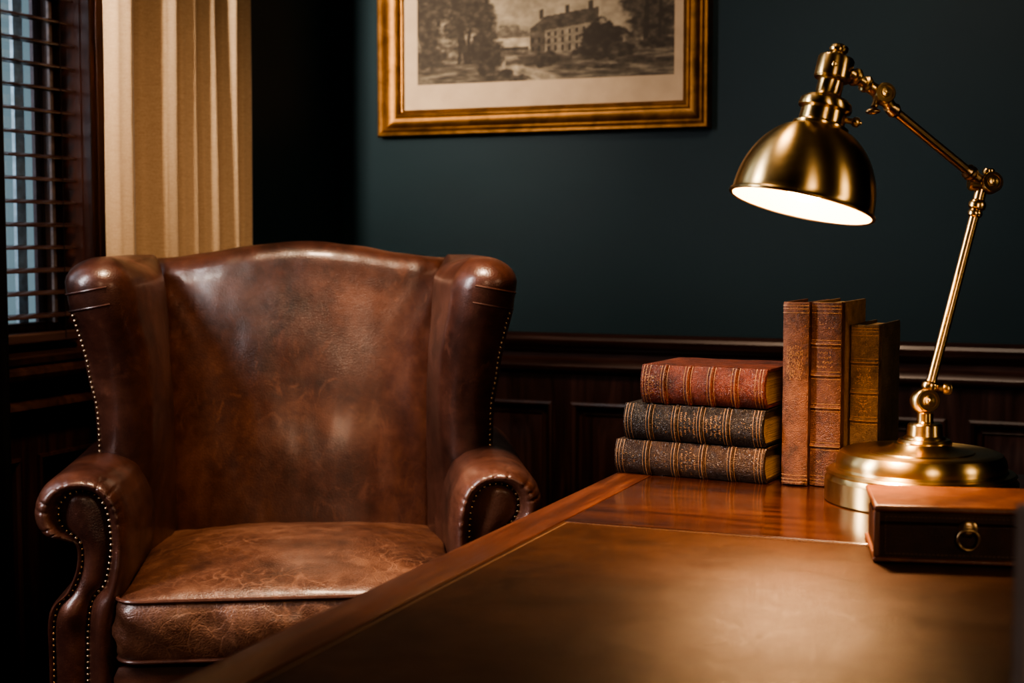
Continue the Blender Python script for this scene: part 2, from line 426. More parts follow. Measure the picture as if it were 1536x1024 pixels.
# the engraving itself: tones worked out point by point into a colour attribute
PX0, PX1, PZ0, PZ1 = -1.640, -.968, 1.418, 1.868
nu, nv = 330, 220
def fbm(x, y, s, o=4): return noise.fractal((x*s, y*s, 3.1), .9, 2.1, o)
def tone(u, v):
    n1 = fbm(u, v*.7, 9); n2 = fbm(u, v, 34); hatch = .04*math.sin((u*1.3+v)*420)
    g = .72 + .16*n1 - .22*sstep(.4, .9, v + .2*n1)                         # sky
    if v < .235 + .02*n1: g = .48 + .22*n2                                    # far ground
    def blob(cx, cy, rx, ry, dk, soft=.25, s=26):
        nonlocal g
        d = ((u-cx)/rx)**2 + ((v-cy)/ry)**2 + .75*fbm(u+cx, v, s)
        k = 1 - sstep(1-soft, 1+soft, d)
        g = lerp(g, dk + .16*n2, k)
    # distant hill and pale terrace
    blob(.36, .25, .09, .05, .52)
    if .30 < u < .46 and .17 < v < .235: g = .78 + .08*n2
    if .31 < u < .45 and .165 < v < .185: g = .28 + .1*n2
    # house: long front, gable end, roof, windows, chimneys
    if .455 < u < .735:
        eave = .255 + (u-.455)*.17; ridge = eave + .075; base = .13 + .02*(u-.45)
        if base < v < eave:
            g = .60 + .08*n2 if u > .515 else .40 + .08*n2
            if u > .515:
                q = ((u-.515)/.027) % 1; row = ((v-base)/(eave-base))
                if .3 < q < .68 and (.14 < row < .36 or .46 < row < .64 or .74 < row < .90): g = .25
            else:
                q = ((u-.455)/.024) % 1; row = ((v-base)/(eave-base))
                if .35 < q < .7 and (.2 < row < .4 or .55 < row < .75): g = .2
        elif eave <= v < ridge - max(0, .515-u)*.9 and u < .72: g = .33 + .10*n2
        if ridge-.01 < v < ridge+.04 and (abs(u-.50) < .008 or abs(u-.60) < .008 or abs(u-.69) < .009): g = .3
    # foreground land
    if v < .16:
        gl = .42 + .30*fbm(u*.5, v*2.4, 22)
        k = 1 - sstep(.13, .16, v + .03*n1)
        if u > .36: g = lerp(g, gl + .05, k)
        else: g = lerp(g, gl, k)
    # water and path
    px = .37 + .10*(.12-v)/.12 + .02*math.sin(v*60); wd = .020 + .06*max(0, (.13-v))/.13*1.6
    if v < .135:
        k = 1 - sstep(wd*.7, wd*1.2, abs(u-px) + .02*n2)
        g = lerp(g, .70 + .1*n2, k)
    if .085 < v < .135 and .36 < u < .62: g = lerp(g, .26, .75*(1 - sstep(.0, .03, abs(v-.112-.02*n1))))
    blob(.36, .035, .03, .03, .2); blob(.40, .015, .06, .018, .3)
    # river banks, hedges and the big dark trees
    blob(.28, .16, .06, .12, .22); blob(.52, .11, .05, .04, .24)
    blob(.735, .20, .085, .10, .13, .2); blob(.72, .14, .10, .04, .18); blob(.80, .145, .07, .035, .26)
    blob(.93, .30, .10, .10, .28, .5, 30); blob(.88, .38, .07, .07, .33, .5, 30)
    for cx, w in ((.895, .010), (.945, .007)):
        if v > .15 and abs(u-cx-.02*(v-.15)) < w*(1-.8*max(0, v-.15)): g = .2
    blob(.95, .17, .07, .03, .24); blob(.90, .08, .12, .012, .3, .5); blob(.72, .06, .14, .012, .32, .5)
    # tall trees on the left
    for cx, w in ((.02,.016), (.085,.009), (.155,.007), (.195,.012), (.23,.007), (.265,.006)):
        if v > .10 and abs(u-cx-.02*math.sin(v*9+cx*40)) < w*(1.15-.7*v): g = .20 + .08*n2
    for cx, cy, rx, ry in ((.03,.42,.10,.20), (.10,.52,.12,.2), (.2,.45,.10,.22), (.27,.34,.06,.12), (.05,.26,.06,.08), (.15,.30,.05,.08)):
        blob(cx, cy, rx*.8, ry*.8, .26, .7, 40)
    blob(.05, .14, .06, .06, .25, .4)
    g += hatch + .07*n2
    return min(.9, max(.06, g))
vs, fs, cols = [], [], []
yp = fy + .0255
for j in range(nv+1):
    for i in range(nu+1):
        u, v_ = i/nu, j/nv
        vs.append((lerp(PX0, PX1, u), yp, lerp(PZ0, PZ1, v_))); cols.append(tone(u, v_))
for j in range(nv):
    for i in range(nu):
        a = j*(nu+1)+i; fs.append((a, a+1, a+nu+2, a+nu+1))
I = MATW[pic.name].inverted()
me = bpy.data.meshes.new('engraving'); me.from_pydata([tuple(I @ V(p)) for p in vs], [], fs)
ca = me.color_attributes.new('tone', 'FLOAT_COLOR', 'POINT')
for i, g in enumerate(cols):
    g2 = max(0, g-.05)**2.5*1.3
    ca.data[i].color = (.055 + .50*g2, .040 + .385*g2, .028 + .255*g2, 1)
t = NT('engraving_ink'); at = t.n('ShaderNodeVertexColor'); at.layer_name = 'tone'
M['ink'] = t.bsdf(at.outputs['Color'], .8)
me.materials.append(M['ink'])
eo = bpy.data.objects.new('engraving', me); C.objects.link(eo); eo.parent = pic

# ------------------------------------------------------------------ wing chair
TH = math.radians(28.4)
CH = Matrix.Translation((-1.123, 1.883, 0)) @ Matrix.Rotation(TH, 4, 'Z')
ch = thing('wing_armchair', 'worn brown leather wing armchair with rolled arms and brass nailhead trim', 'armchair', M=CH)

# backrest
def crest(u): return .995 + .031*(.5+.5*math.cos(PI*min(1, abs(u)*1.02)))**.9
nu_, nf, nr = 56, 44, 12
rows = []
def back_pt(u, v):
    """front face, v 0..1 from below the cushion to under the crest roll"""
    z = lerp(.40, crest(u)-.045, v)
    hw = lerp(.250, .280, v**1.3)
    au = abs(u)
    y = lerp(.455, .565, v**1.05)
    puff = (1 - au**3.2) * (.030 + .035*max(0, math.sin(PI*v))**1.5)
    y -= puff
    y += .05*max(0, au-.88)/.12*(au-.88)/.12
    y += .004*noise.noise((u*3.1, v*4.0, .7)) + .0015*noise.noise((u*10, v*9, 2.7))
    # diagonal drag creases running in from the top corners
    cd = sstep(.55, .95, v)*sstep(.45, .9, au)
    y += .0014*cd*math.sin((au*1.0+(1-v)*1.2)*38 + 2*noise.noise((u*4, v*4, 9)))
    return V((u*hw, y, z))
for j in range(nf+1):
    rows.append([back_pt(-1+2*i/nu_, j/nf) for i in range(nu_+1)])
for k in range(1, nr+1):
    a = PI*k/nr; r = []
    for i in range(nu_+1):
        u = -1+2*i/nu_; p = back_pt(u, 1)
        rr = .045; dp = lerp(.10, .07, abs(u)**3)/2
        wob = .0015*noise.noise((u*6, k*.4, 5))
        r.append(V((p.x, p.y + dp*(1-math.cos(a)), p.z + (rr*math.sin(a))*1.0 + wob)))
    rows.append(r)
last = rows[-1]
for k in range(1, 7):
    rows.append([V((p.x*lerp(1, .92, k/6), lerp(p.y, .60, k/6), lerp(p.z, .22, k/6))) for p in last])
m = MB(); m.loft(rows, False)
# side closures
n = nu_+1
L = [r[0] for r in rows]; Rr = [r[-1] for r in rows]
m.add(L, [tuple(range(len(L)))]); m.add(Rr, [tuple(reversed(range(len(Rr))))])
m.build('backrest', M['hide'], ch, angle=75)

# wings
def wing(s):
    m = MB()
    zs = [.42,.50,.56,.60,.64,.68,.72,.76,.80,.84,.88,.91,.935,.95,.962,.972,.981,.988,.994,.998,1.001]
    yF = [(.60,.245),(.68,.232),(.75,.222),(.84,.195),(.92,.160),(.97,.150),(1.0,.150)]
    xF = [(.60,.286),(.68,.281),(.75,.279),(.84,.286),(.92,.300),(1.0,.310)]
    rF = [(.60,.042),(.70,.046),(.84,.053),(.95,.054),(1.0,.052)]
    rings = []; edge = []
    for z in zs:
        F = V((table(xF, z), table(yF, z)+.035, 0)); B = V((lerp(.262, .290, max(0, z-.6)/.4), .56, 0))
        rf = table(rF, z); rb = lerp(.024, .034, sstep(.8, .95, z))
        k = 1.0
        if z > .955: k = math.sqrt(max(0, 1-((z-.955)/.0475)**2)); 
        rf2 = max(rf*k, .0012); rb2 = max(rb*(.45+.55*k), .001)
        if z > .955: F = F + V((-.012*(1-k), .018*(1-k), 0))
        a = (F-B); Ln = a.length; a.normalize(); nrm = V((-a.y, a.x, 0))
        if nrm.x > 0: nrm = -nrm      # toward the chair's middle
        ring = []
        for i in range(15):
            q = i/14
            w = lerp(rb2, rf2, q**.8) + .016*math.sin(PI*q)*k + .0022*noise.noise((q*5, z*9, 3+s))*k
            dz = -.010*math.sin(PI*(1-q))**1.0*(1 if z > .955 else 0)*(z-.955)/.045
            ring.append(B + a*Ln*q + nrm*w + V((0,0,z+dz)))
        for i in range(1, 16):
            th = PI*i/16
            ring.append(F + nrm*rf2*math.cos(th) + a*rf2*math.sin(th)*1.05 + V((0,0,z)))
        for i in range(9):
            q = 1-i/8
            ring.append(B + a*Ln*q - nrm*lerp(rb2, rf2, q**1.5)*(1 if i == 0 else .96) + V((0,0,z)))
        th = PI*.80
        edge.append(F + nrm*(rf2+.0006)*math.cos(th) + a*(rf2+.0006)*math.sin(th)*1.05 + V((0,0,z)))
        rings.append([V((p.x*s, p.y, p.z)) for p in ring])
    m.loft(rings, True, True, True)
    o = m.build('wing', M['hide'], ch, angle=60)
    # two short seams wrapping the top of the roll
    for zt in (.925, .952):
        pts = []
        F = V((table(xF, zt), table(yF, zt)+.035, 0)); B = V((lerp(.262, .292, (zt-.6)/.4), .56, 0))
        a = (F-B).normalized(); nrm = V((-a.y, a.x, 0)); nrm = -nrm if nrm.x > 0 else nrm
        rf = table(rF, zt)
        for i in range(2, 15):
            th = PI*(.30+.62*i/15)
            p = F + nrm*rf*math.cos(th) + a*rf*math.sin(th)*1.05 + V((0,0,zt + .010*math.cos(th)))
            pts.append((p.x*s, p.y, p.z))
        MB().tube(pts, .0016, 8).build('seam', M['hide'], o)
    return o, [V((p.x*s, p.y, p.z)) for p in edge]
wl, wle = wing(-1); wr, wre = wing(1)

# arms: front outline of the roll and of the scroll-shaped facing
OUT = [(-.362,.08),(-.360,.375),(-.360,.474),(-.334,.508),(-.319,.543),(-.319,.577),(-.337,.585),(-.361,.592),(-.376,.613),(-.377,.640),(-.362,.668),
       (-.332,.684),(-.292,.684),(-.260,.667),(-.243,.634),(-.237,.586),(-.239,.536),(-.247,.496),(-.251,.446),(-.252,.371),(-.252,.08)]
INN = [(-.353,.08),(-.352,.384),(-.348,.478),(-.322,.513),(-.309,.548),(-.309,.580),(-.320,.594),(-.332,.604),(-.340,.619),(-.339,.638),(-.328,.653),
       (-.310,.660),(-.290,.656),(-.276,.643),(-.268,.620),(-.265,.583),(-.268,.551),(-.276,.519),(-.297,.487),(-.302,.384),(-.302,.08)]
def arm(s):
    NP = 12
    def curve(P, n):
        a = smoothpath([(x, 0, z) for x, z in P], n)
        return [V((p.x, 0, p.z)) for p in a]
    o = curve(OUT, NP); i_ = curve(INN, NP); n = len(o)
    m = MB(); rings = []
    cz = V((-.305, 0, .62))
    for y in (.56, .50, .44, .38, .32, .26, .20, .15, .11, .08, .055, .04):
        r = []
        for k, p in enumerate(o):
            q = V(p); q.y = y
            q.x += -.012*sstep(.1, .6, y)*sstep(.4, .6, q.z)
            q.z += .010*sstep(.25, .02, y)*sstep(.6, .68, q.z)*0 - .004*sstep(.1, .5, y)*sstep(.6, .68, q.z)
            d = .002*noise.noise((k*.15, y*7, 2+s)); q.x += d; q.z += d*.5*sstep(.5,.6,q.z)
            r.append(q)
        rings.append(r)
    na = 16
    for j in range(1, na+1):
        a = PI/2*j/na; r = []
        for k in range(n):
            wd = min(1, max(0, ((o[k]-i_[k]).length-.010)/.022))
            a2 = a*1.72
            p = o[k].lerp(i_[k], (1-math.cos(a2))/(1-math.cos(PI/2*1.72)))
            ye = lerp(.0, .008, wd); pk = lerp(-.004, -.022, wd)
            y = .04 + (pk-.04)*math.sin(a2) if a2 <= PI/2 else lerp(ye, pk, max(0, (math.sin(a2)-math.sin(PI/2*1.72))/(1-math.sin(PI/2*1.72))))
            # gathered pleats fan round the head of the roll
            ang = math.atan2(p.z-cz.z, p.x-cz.x)
            if p.z > .57:
                wgt = sstep(.57, .60, p.z)*math.sin(a)**.7*(1-.5*j/na)
                ph = ang*9/PI + .9*noise.noise((ang*2.2, 1.7, s))
                g = max(0, 1 - abs(((ph) % 1)-.5)/.13)
                am = .5 + .5*noise.noise((round(ph-.0), 4.2, s))
                y += .0044*g*wgt*(.35+am)
                c2 = (p-cz).normalized(); p = p - c2*.0026*g*wgt*(.4+am)
            r.append(V((p.x, y, p.z)))
        rings.append(r)
    rings.append([V((p.x, .022, p.z)) for p in i_])
    rings = [[V((p.x*s, p.y, p.z)) for p in r] for r in rings]
    m.loft(rings, True, True, True)
    ao = m.build('arm', M['hide'], ch, angle=60)
    # facing: strip between its left and right edges, softly domed
    h = 11; left = smoothpath([(x, 0, z) for x, z in INN[:h+1]], 5); right = smoothpath([(x, 0, z) for x, z in reversed(INN[h:])], 5)
    def resample(P, n):
        L = [0]
        for a, b in zip(P, P[1:]): L.append(L[-1]+(b-a).length)
        out = []
        for q in range(n+1):
            d = L[-1]*q/n; k = 0
            while k < len(L)-2 and L[k+1] < d: k += 1
            out.append(P[k].lerp(P[k+1], (d-L[k])/max(L[k+1]-L[k], 1e-9)))
        return out
    # pair by height on the straight, by arc over the head
    lt = resample(left, 80); rt = resample(right, 80)
    rows = []
    for a, b in zip(lt, rt):
        r = []
        for q in range(13):
            w = q/12; p = a.lerp(b, w)
            y = .006 - .014*(math.sin(PI*w)**.6 if (a-b).length > .004 else 0)*min(1, (a-b).length/.045)
            y += .0012*noise.noise((p.x*30, p.z*12, 3)) - .006*math.sin(PI*w)*max(0, 1-abs(p.z-.478)/.03)
            r.append(V((p.x*s, y, p.z)))
        rows.append(r)
    MB().loft(rows, False).build('arm_facing', M['hide'], ao, angle=75)
    # nail line follows the whole outline of the facing
    path = smoothpath([(x*s, .0015, z) for x, z in INN], 8)
    return ao, path
al, pl_ = arm(-1); ar, pr_ = arm(1)
def spaced(P, d):
    out = [P[0]]; acc = 0
    for a, b in zip(P, P[1:]):
        L = (b-a).length; t0 = 0
        while acc + (L-t0) >= d and L > 0:
            t0 += d-acc; out.append(a.lerp(b, t0/L)); acc = 0
        acc += L-t0
    return out
nm = MB()
for k in range(5):
    pass
prof = [(.0030, .0), (.0029, .0007), (.0022, .0017), (.0011, .0023), (1e-6, .0025)]
nm.lathe(prof, 12, Matrix.Rotation(PI/2, 4, 'X'))
rest = MB(); nail0 = None; cnt = 0
def nail_at(p, parent, single, face=(0,-1,0)):
    global nail0, cnt
    if single and cnt < 100:
        if nail0 is None:
            nail0 = nm.build('nailhead', M['nail'], parent); nail0.location = p
        else:
            o = nail0.copy(); C.objects.link(o); o.parent = parent; o.location = p
            MATW[o.name] = CH
        cnt += 1
    else:
        rest.lathe(prof, 10, axisM(p, face))
for p in spaced(pl_, .0092):
    nail_at(p, al, p.z > .37)
for p in spaced(pr_, .0092):
    nail_at(p, ar, p.z > .585 and p.x < .345)
for e, s in ((wle, -1), (wre, 1)):
    q = spaced(smoothpath([p for p in e if p.z < .925], 4), .0092)
    for p in q: nail_at(p, None, False, (s*.8, -.6, 0))
o = rest.build('nailhead_trim', M['nail'], ch); o['kind'] = 'stuff'

# seat cushion: boxed, crowned, piped
hx, y0, y1 = .254, -.045, .47
def rrect(ins, z, n=200, fr=.035, bow=0., pucker=0.):
    pts = []
    x0_, x1_, a0, a1 = -hx+ins, hx-ins, y0+ins, y1-ins
    r = max(.012, fr - ins*.5)
    cs = [(x1_-r, a0+r, -PI/2), (x1_-r, a1-r, 0), (x0_+r, a1-r, PI/2), (x0_+r, a0+r, PI)]
    seg = []
    for i, (cx, cy, a) in enumerate(cs):
        for k in range(9):
            th = a + PI/2*k/8; seg.append(V((cx+r*math.cos(th), cy+r*math.sin(th), z)))
    Ls = [0]
    for i in range(len(seg)): Ls.append(Ls[-1]+(seg[(i+1) % len(seg)]-seg[i]).length)
    for q in range(n):
        d = Ls[-1]*q/n; k = 0
        while Ls[k+1] < d: k += 1
        p = seg[k].lerp(seg[(k+1) % len(seg)], (d-Ls[k])/(Ls[k+1]-Ls[k]))
        c = V((0, (y0+y1)/2, 0)); dr = V((p.x-c.x, p.y-c.y, 0)).normalized()
        w = bow + pucker*noise.noise((p.x*14, p.y*14, z*8)) + pucker*.7*noise.noise((p.x*34+z*40, p.y*34, z*22))
        pts.append(V((p.x+dr.x*w, p.y+dr.y*w, p.z)))
    return pts
rings = []
zb, zt = .415, .504
for ins, z, b, pk in ((.20,.405,0,0),(.05,.405,0,0),(.012,.408,0,.0),(.002,.413,0,0),(0,.416,0,.001),(0,.425,.006,.006),(0,.433,.009,.010),(0,.442,.011,.012),(0,.452,.012,.014),(0,.462,.012,.014),(0,.472,.011,.013),(0,.482,.009,.011),(0,.492,.005,.007),(0,.501,0,.001)):
    rings.append(rrect(ins, z, bow=b, pucker=pk))
for q in range(1, 15):
    ins = .235*(q/14)**1.25
    r = rrect(ins, 0)
    for p in r:
        ex = min(1, (hx-abs(p.x))/hx*1.15); ey = min(1, min(p.y-y0, y1-p.y)/.26)
        cr = math.sin(PI/2*min(1, max(0, ex)))**.6 * math.sin(PI/2*min(1, max(0, ey)))**.6
        p.z = .5045 + .044*cr + .0030*noise.noise((p.x*9, p.y*9, 1))*min(1, q/3) + .0022*noise.noise((p.x*26, p.y*20, 5))*min(1, q/2)
    rings.append(r)
m = MB(); m.loft(rings, True, True, True)
cu = m.build('seat_cushion', M['hide_seat'], ch, angle=60)
MB().tube(rrect(-.0015, .5035), .0032, 8, True).build('piping', M['hide'], cu)
MB().tube(rrect(-.0015, .4145), .0032, 8, True).build('piping', M['hide'], cu)
# seat frame and legs
m = MB(); rings = []
for ins, z in ((.02,.17),(.004,.175),(0,.19),(-.002,.30),(0,.385),(.006,.398),(.03,.402)):
    rings.append([(x*(.262-ins)/.262, lerp(.30, y, (1-ins*3)), z) for x, y in ((-.262,-.018),(-.13,-.026),(0,-.028),(.13,-.026),(.262,-.018),(.262,.58),(0,.58),(-.262,.58))])
m.loft(rings, True, True, True); m.build('seat_frame', M['hide'], ch, angle=50)
for x, y in ((-.30,.02),(.30,.02),(-.24,.56),(.24,.56)):
    MB().loft([[(x+a*r, y+b*r, z) for a, b in ((-1,-1),(1,-1),(1,1),(-1,1))] for z, r in ((0,.015),(.03,.017),(.14,.026),(.18,.027))], True, True, True).build('leg', M['legwood'], ch, bevel=.004)

# ------------------------------------------------------------------ desk
DX0, DX1, DY0, DY1, DZ = -.550, 1.05, .52, 1.835, .75
IX0, IY1 = -.499, 1.358
dk = thing('writing_desk', 'polished mahogany desk with brown leather writing surface in the foreground', 'desk', ((DX0+DX1)/2, (DY0+DY1)/2, 0))
def edge_strip(lo, hi, mat):
    return MB().box(lo, hi).build('top_board', mat, dk, world=True, bevel=.0012)
m = MB()
PR = [(0,0),(-.004,-.0012),(-.0075,-.005),(-.009,-.011),(-.008,-.017),(-.004,-.021),(.002,-.023),(.004,-.027),(.010,-.031),(.0416,-.031),(.0416,0)]
m.loft([[(DX0+.009+x-.0, y, DZ+z) for x, z in PR] for y in (DY0, DY1)], True, True, True)
m.build('top_board', M['desk_y'], dk, world=True, angle=50)
edge_strip((IX0+.0004, IY1, DZ-.031), (DX1-.05, DY1, DZ), M['desk_x'])
edge_strip((DX1-.05, DY0, DZ-.031), (DX1, DY1, DZ), M['desk_y'])
edge_strip((IX0+.002, DY0, DZ-.031), (DX1-.05, DY0+.05, DZ), M['desk_x'])
m = MB(); m.box((IX0, DY0+.05, DZ-.031), (DX1-.05, IY1, DZ-.0008)); m.build('leather_inset', M['inset'], dk, world=True)
# blind-tooled border line and stitching
m = MB()
def dash(a, b, w=.0011, step=.0052):
    a, b = V(a), V(b); L = (b-a).length; d = (b-a)/L; k = 0
    while k*step < L:
        c = a + d*(k*step)
        n_ = V((-d.y, d.x, 0)); e = c + d*step*.66
        vs = [c-n_*w*.5, e-n_*w*.5, e+n_*w*.5, c+n_*w*.5]
        m.add([tuple(p) for p in vs] + [(p.x, p.y, p.z+.0006) for p in vs], [(0,1,5,4),(1,2,6,5),(2,3,7,6),(3,0,4,7),(4,5,6,7)])
        k += 1
dash((IX0+.006, DY0+.06, DZ-.0008), (IX0+.006, IY1-.006, DZ-.0008))
dash((IX0+.006, IY1-.006, DZ-.0008), (DX1-.06, IY1-.006, DZ-.0008))
m.build('stitching', M['thread'], dk, world=True, smooth=False)
# carcass below the top
def ped(x0, x1):
    o = MB().box((x0, DY0+.06, .06), (x1, DY1-.05, DZ-.031)).build('pedestal', M['desk_x'], dk, world=True, bevel=.004)
    MB().box((x0-.012, DY0+.048, 0), (x1+.012, DY1-.038, .07)).build('plinth', M['desk_x'], o, world=True, bevel=.006)
    for k in range(3):
        za = .09 + k*.205
        d = MB().box((x0+.03, DY0+.048, za), (x1-.03, DY0+.062, za+.185)).build('drawer', M['desk_x'], o, world=True, bevel=.003)
    return o
ped(DX0+.05, DX0+.47); ped(DX1-.47, DX1-.05)
MB().box((DX0+.47, DY0+.06, .58), (DX1-.47, DY1-.05, DZ-.031)).build('apron', M['desk_x'], dk, world=True, bevel=.003)

# ------------------------------------------------------------------ books
def book_leather(name, d, mcol, t_, rough=(.34,.55)):
    return leather(name, d, mcol, t_, 34., rough, .35, 520, .8)
GOLDR = random.Random(3)
def make_book(name, label, group, T, H, W, TH_, mat, bands, style, cov=.0028, gold=None, boards=None, bulge=.22, titled=()):
    """local: spine along z (0..H), spine faces -y, thickness along x (centred), boards run to y=W"""
    root = thing(name, label, 'book', group=group, M=T)
    h = TH_/2; b = TH_*bulge; sq = .0035
    def spine(f, off=0.):
        # f -1..1 across the back
        return V((f*h*(1+off/h), -b*(1-abs(f)**2.2) - off, 0))
    N = 16
    outer = [spine(-1+2*k/N) for k in range(N+1)]
    right = [V((h, .004, 0)), V((h-.0012, .007, 0)), V((h, .011, 0)), V((h, W, 0))]
    rin = [V((h-cov, W, 0)), V((h-cov, .006, 0))]
    inner = [V(((1-2*k/N)*(h-cov), -b*(1-abs(1-2*k/N)**2.2)+cov, 0)) for k in range(N+1)]
    left = [V((-h, W, 0)), V((-h, .011, 0)), V((-h+.0012, .007, 0)), V((-h, .004, 0))]
    lin = [V((-h+cov, .006, 0)), V((-h+cov, W, 0))]
    prof = outer + right + rin + inner + lin + left
    rings = []
    lv = [0, .0015] + [H*k/24 for k in range(1, 24)] + [H-.0015, H]
    for z in lv:
        e = .0006 if z in (0, H) else 0
        r = []
        for k, p in enumerate(prof):
            q = V((p.x*(1-e/h), p.y + (e if p.y < 0 else 0), z))
            w = .0006*noise.noise((p.x*60, p.y*40, z*45 + h*99))
            q.x += w*(1 if p.x > 0 else -1); q.y += w*.7
            if z in (0, H) and k <= N:    # worn caps dip a little
                q.z += (-.0012 if z == H else .0012)*(1-abs(-1+2*k/N)**2)
            r.append(q)
        rings.append(r)
    m = MB(); m.loft(rings, True, True, True)
    cvr = m.build('cover', boards or mat, root, angle=38)
    # spine leather wraps the back when boards are another material
    if boards:
        rings = [[spine(-1+2*k/N, .0005) + V((0,0,z)) for k in range(N+1)] + [V((h+.0005, .016, z)), V((h-.0005, .016, z))] + [spine(1-2*k/N, -.001)+V((0,0,z)) for k in range(N+1)] + [V((-h+.0005, .016, z)), V((-h-.0005, .016, z))] for z in (.0006, H-.0006)]
        MB().loft(rings, True, True, True).build('spine', mat, root, angle=38)
    # pages
    m = MB(); e = .0006
    pr = [V(((-1+2*k/10)*(h-cov-e), -b*(1-abs(-1+2*k/10)**2.2)*.8+cov+e, 0)) for k in range(11)]
    fo = [V(((1-2*k/10)*(h-cov-e), W-sq-.004*(1-abs(1-2*k/10)**2), 0)) for k in range(11)]
    m.loft([[p + V((0,0,z)) for p in pr+fo] for z in (sq, H-sq)], True, True, True)
    m.build('page_block', M['pages'], root, angle=40)
    # raised bands
    gm = MB(); gg = gold or M['gold_tool']
    def ring_line(z, w, off=.0009, f=.96):
        a = [spine(-f+2*f*k/N, off) for k in range(N+1)]
        MB().loft([[p + V((0,0,z-w/2)) for p in a], [p + V((0,0,z+w/2)) for p in a]], False).build('gilt_line', gg, root, smooth=False)
    for zf in bands:
        z = zf*H; rings = []
        for k in range(9):
            a = PI*k/8
            rings.append([spine(-1+2*q/N, .0019*math.sin(a)*(1-.25*abs(-1+2*q/N)**6) - .0002) + V((0,0,z - .0028*math.cos(a))) for q in range(N+1)])
        MB().loft(rings, False).build('raised_band', mat, root, angle=80)
        ring_line(z-.0042, .0006); ring_line(z+.0042, .0006)
        ring_line(z, .0008, .0021, .9)
    for z in (.004, .0075, .012, H-.004, H-.0075, H-.012): ring_line(z, .0006)
    # worn, unreadable gilt: lines of broken dashes or small floral sprays
    def dab(f, z, lf, lz, ang=0):
        ca_, sa = math.cos(ang), math.sin(ang); q = []
        for x, y in ((-lf,-lz),(lf,-lz),(lf,lz),(-lf,lz)):
            ff = f + (x*ca_ - y*sa)/h; zz = z + x*sa + y*ca_
            q.append(spine(max(-.97, min(.97, ff)), .0011) + V((0,0,zz)))
        gm.add(q, [(0,1,2,3)])
    cells = [0] + list(bands) + [1]
    for ci in range(len(cells)-1):
        a, c = cells[ci]*H + .010, cells[ci+1]*H - .010
        if c-a < .010: continue
        gm = MB()
        mid = (a+c)/2; st = titled[ci] if ci < len(titled) else 'n'
        if st == 't':      # rows of broken lettering, reading along the length of lying spines or across upright ones
            rowsn = 4
            for r in range(rowsn):
                zz = lerp(mid+.008, mid-.008, r/(rowsn-1)); wdt = h*GOLDR.uniform(.35, .75)
                x = -wdt
                while x < wdt:
                    L_ = GOLDR.uniform(.0006, .0014)
                    if GOLDR.random() < .8:
                        dab(x/h, zz + GOLDR.uniform(-.0006,.0006), .00028, GOLDR.uniform(.0005,.0013), GOLDR.uniform(-.5,.5))
                        if GOLDR.random() < .5: dab((x+.0005)/h, zz + GOLDR.choice((-.0008,.0008,0)), .0005, .00025)
                    x += L_ + .0006
        elif st == 'f':    # mirrored floral spray
            for k in range(26):
                fx = abs(GOLDR.gauss(0, .30)); fz = GOLDR.gauss(0, .0055)
                an = GOLDR.uniform(0, PI); L_ = GOLDR.uniform(.0005, .0013)
                for sgn in (1, -1): dab(max(-.8, min(.8, sgn*fx)), mid+max(-.011, min(.011, fz)), L_, .00028, an*sgn)
        elif st == 's':    # sparse flecks
            for k in range(9):
                dab(GOLDR.uniform(-.5,.5), mid+GOLDR.uniform(-.008,.008), GOLDR.uniform(.0004,.001), .0003, GOLDR.uniform(0,PI))
        elif st == 'p':    # tall block of worn lettering on the unbanded book
            for r in range(16):
                zz = lerp(.76, .585, r/15)*H
                x = -h*.55
                while x < h*.55:
                    if GOLDR.random() < .75: dab(x/h, zz+GOLDR.uniform(-.0008,.0008), .0003, GOLDR.uniform(.0005,.0015), GOLDR.uniform(-.6,.6))
                    x += GOLDR.uniform(.0012,.0022)
        if gm.v: gm.build('gilt_ornament', gg, root, smooth=False)
    return root
mats = {
 'red': book_leather('oxblood_calf', (.025,.006,.005), (.095,.020,.012), (.17,.042,.022)),
 'black': book_leather('black_calf', (.006,.0045,.004), (.014,.0095,.0075), (.030,.019,.014)),
 'brown': book_leather('dark_brown_calf', (.012,.006,.004), (.032,.016,.009), (.065,.033,.017)),
 'tan': book_leather('russet_calf', (.040,.015,.009), (.115,.045,.025), (.20,.088,.048), (.45,.65)),
 'russet': book_leather('chestnut_calf', (.032,.011,.007), (.085,.031,.018), (.15,.062,.035), (.42,.6)),
 'ochre': book_leather('ochre_calf', (.040,.022,.012), (.115,.068,.038), (.19,.12,.07), (.45,.65)),
 'olive': book_leather('olive_board', (.035,.024,.012), (.07,.048,.024), (.11,.078,.04), (.55,.7)),
 'tanb': book_leather('tan_board', (.10,.055,.022), (.19,.105,.042), (.26,.15,.065), (.6,.75)),
}
def lying(x, y, z, rz, H, W, T_):
    # spine along +X, front faces -Y, thickness up
    return Matrix.Translation((x, y, z)) @ Matrix.Rotation(rz, 4, 'Z') @ Matrix.Translation((0, 0, T_/2)) @ Matrix.Rotation(PI/2, 4, 'Y')
G1 = 'old leather books lying in a stack'; G2 = 'old leather books standing upright by the stack'
B5 = (.2, .4, .6, .8)
za = DZ + .0004
T1, T2, T3 = .0405, .0425, .0455
r1, r2, r3 = math.radians(-5.5), math.radians(-6.5), math.radians(-5.)
make_book('book', 'dark brown ribbed leather book lying lowest in the stack', G1, lying(-.545, 1.668, za, r1, 0,0,T1), .187, .128, T1, mats['brown'], (.225,.415,.60,.785), 'l', titled=('s','s','t','n','n'))
make_book('book', 'black leather book with gold bands in the middle of the stack', G1, lying(-.534, 1.668, za+T1+.0012, r2, 0,0,T2), .175, .125, T2, mats['black'], (.20,.385,.565,.75), 'l', titled=('n','s','t','t','s'))
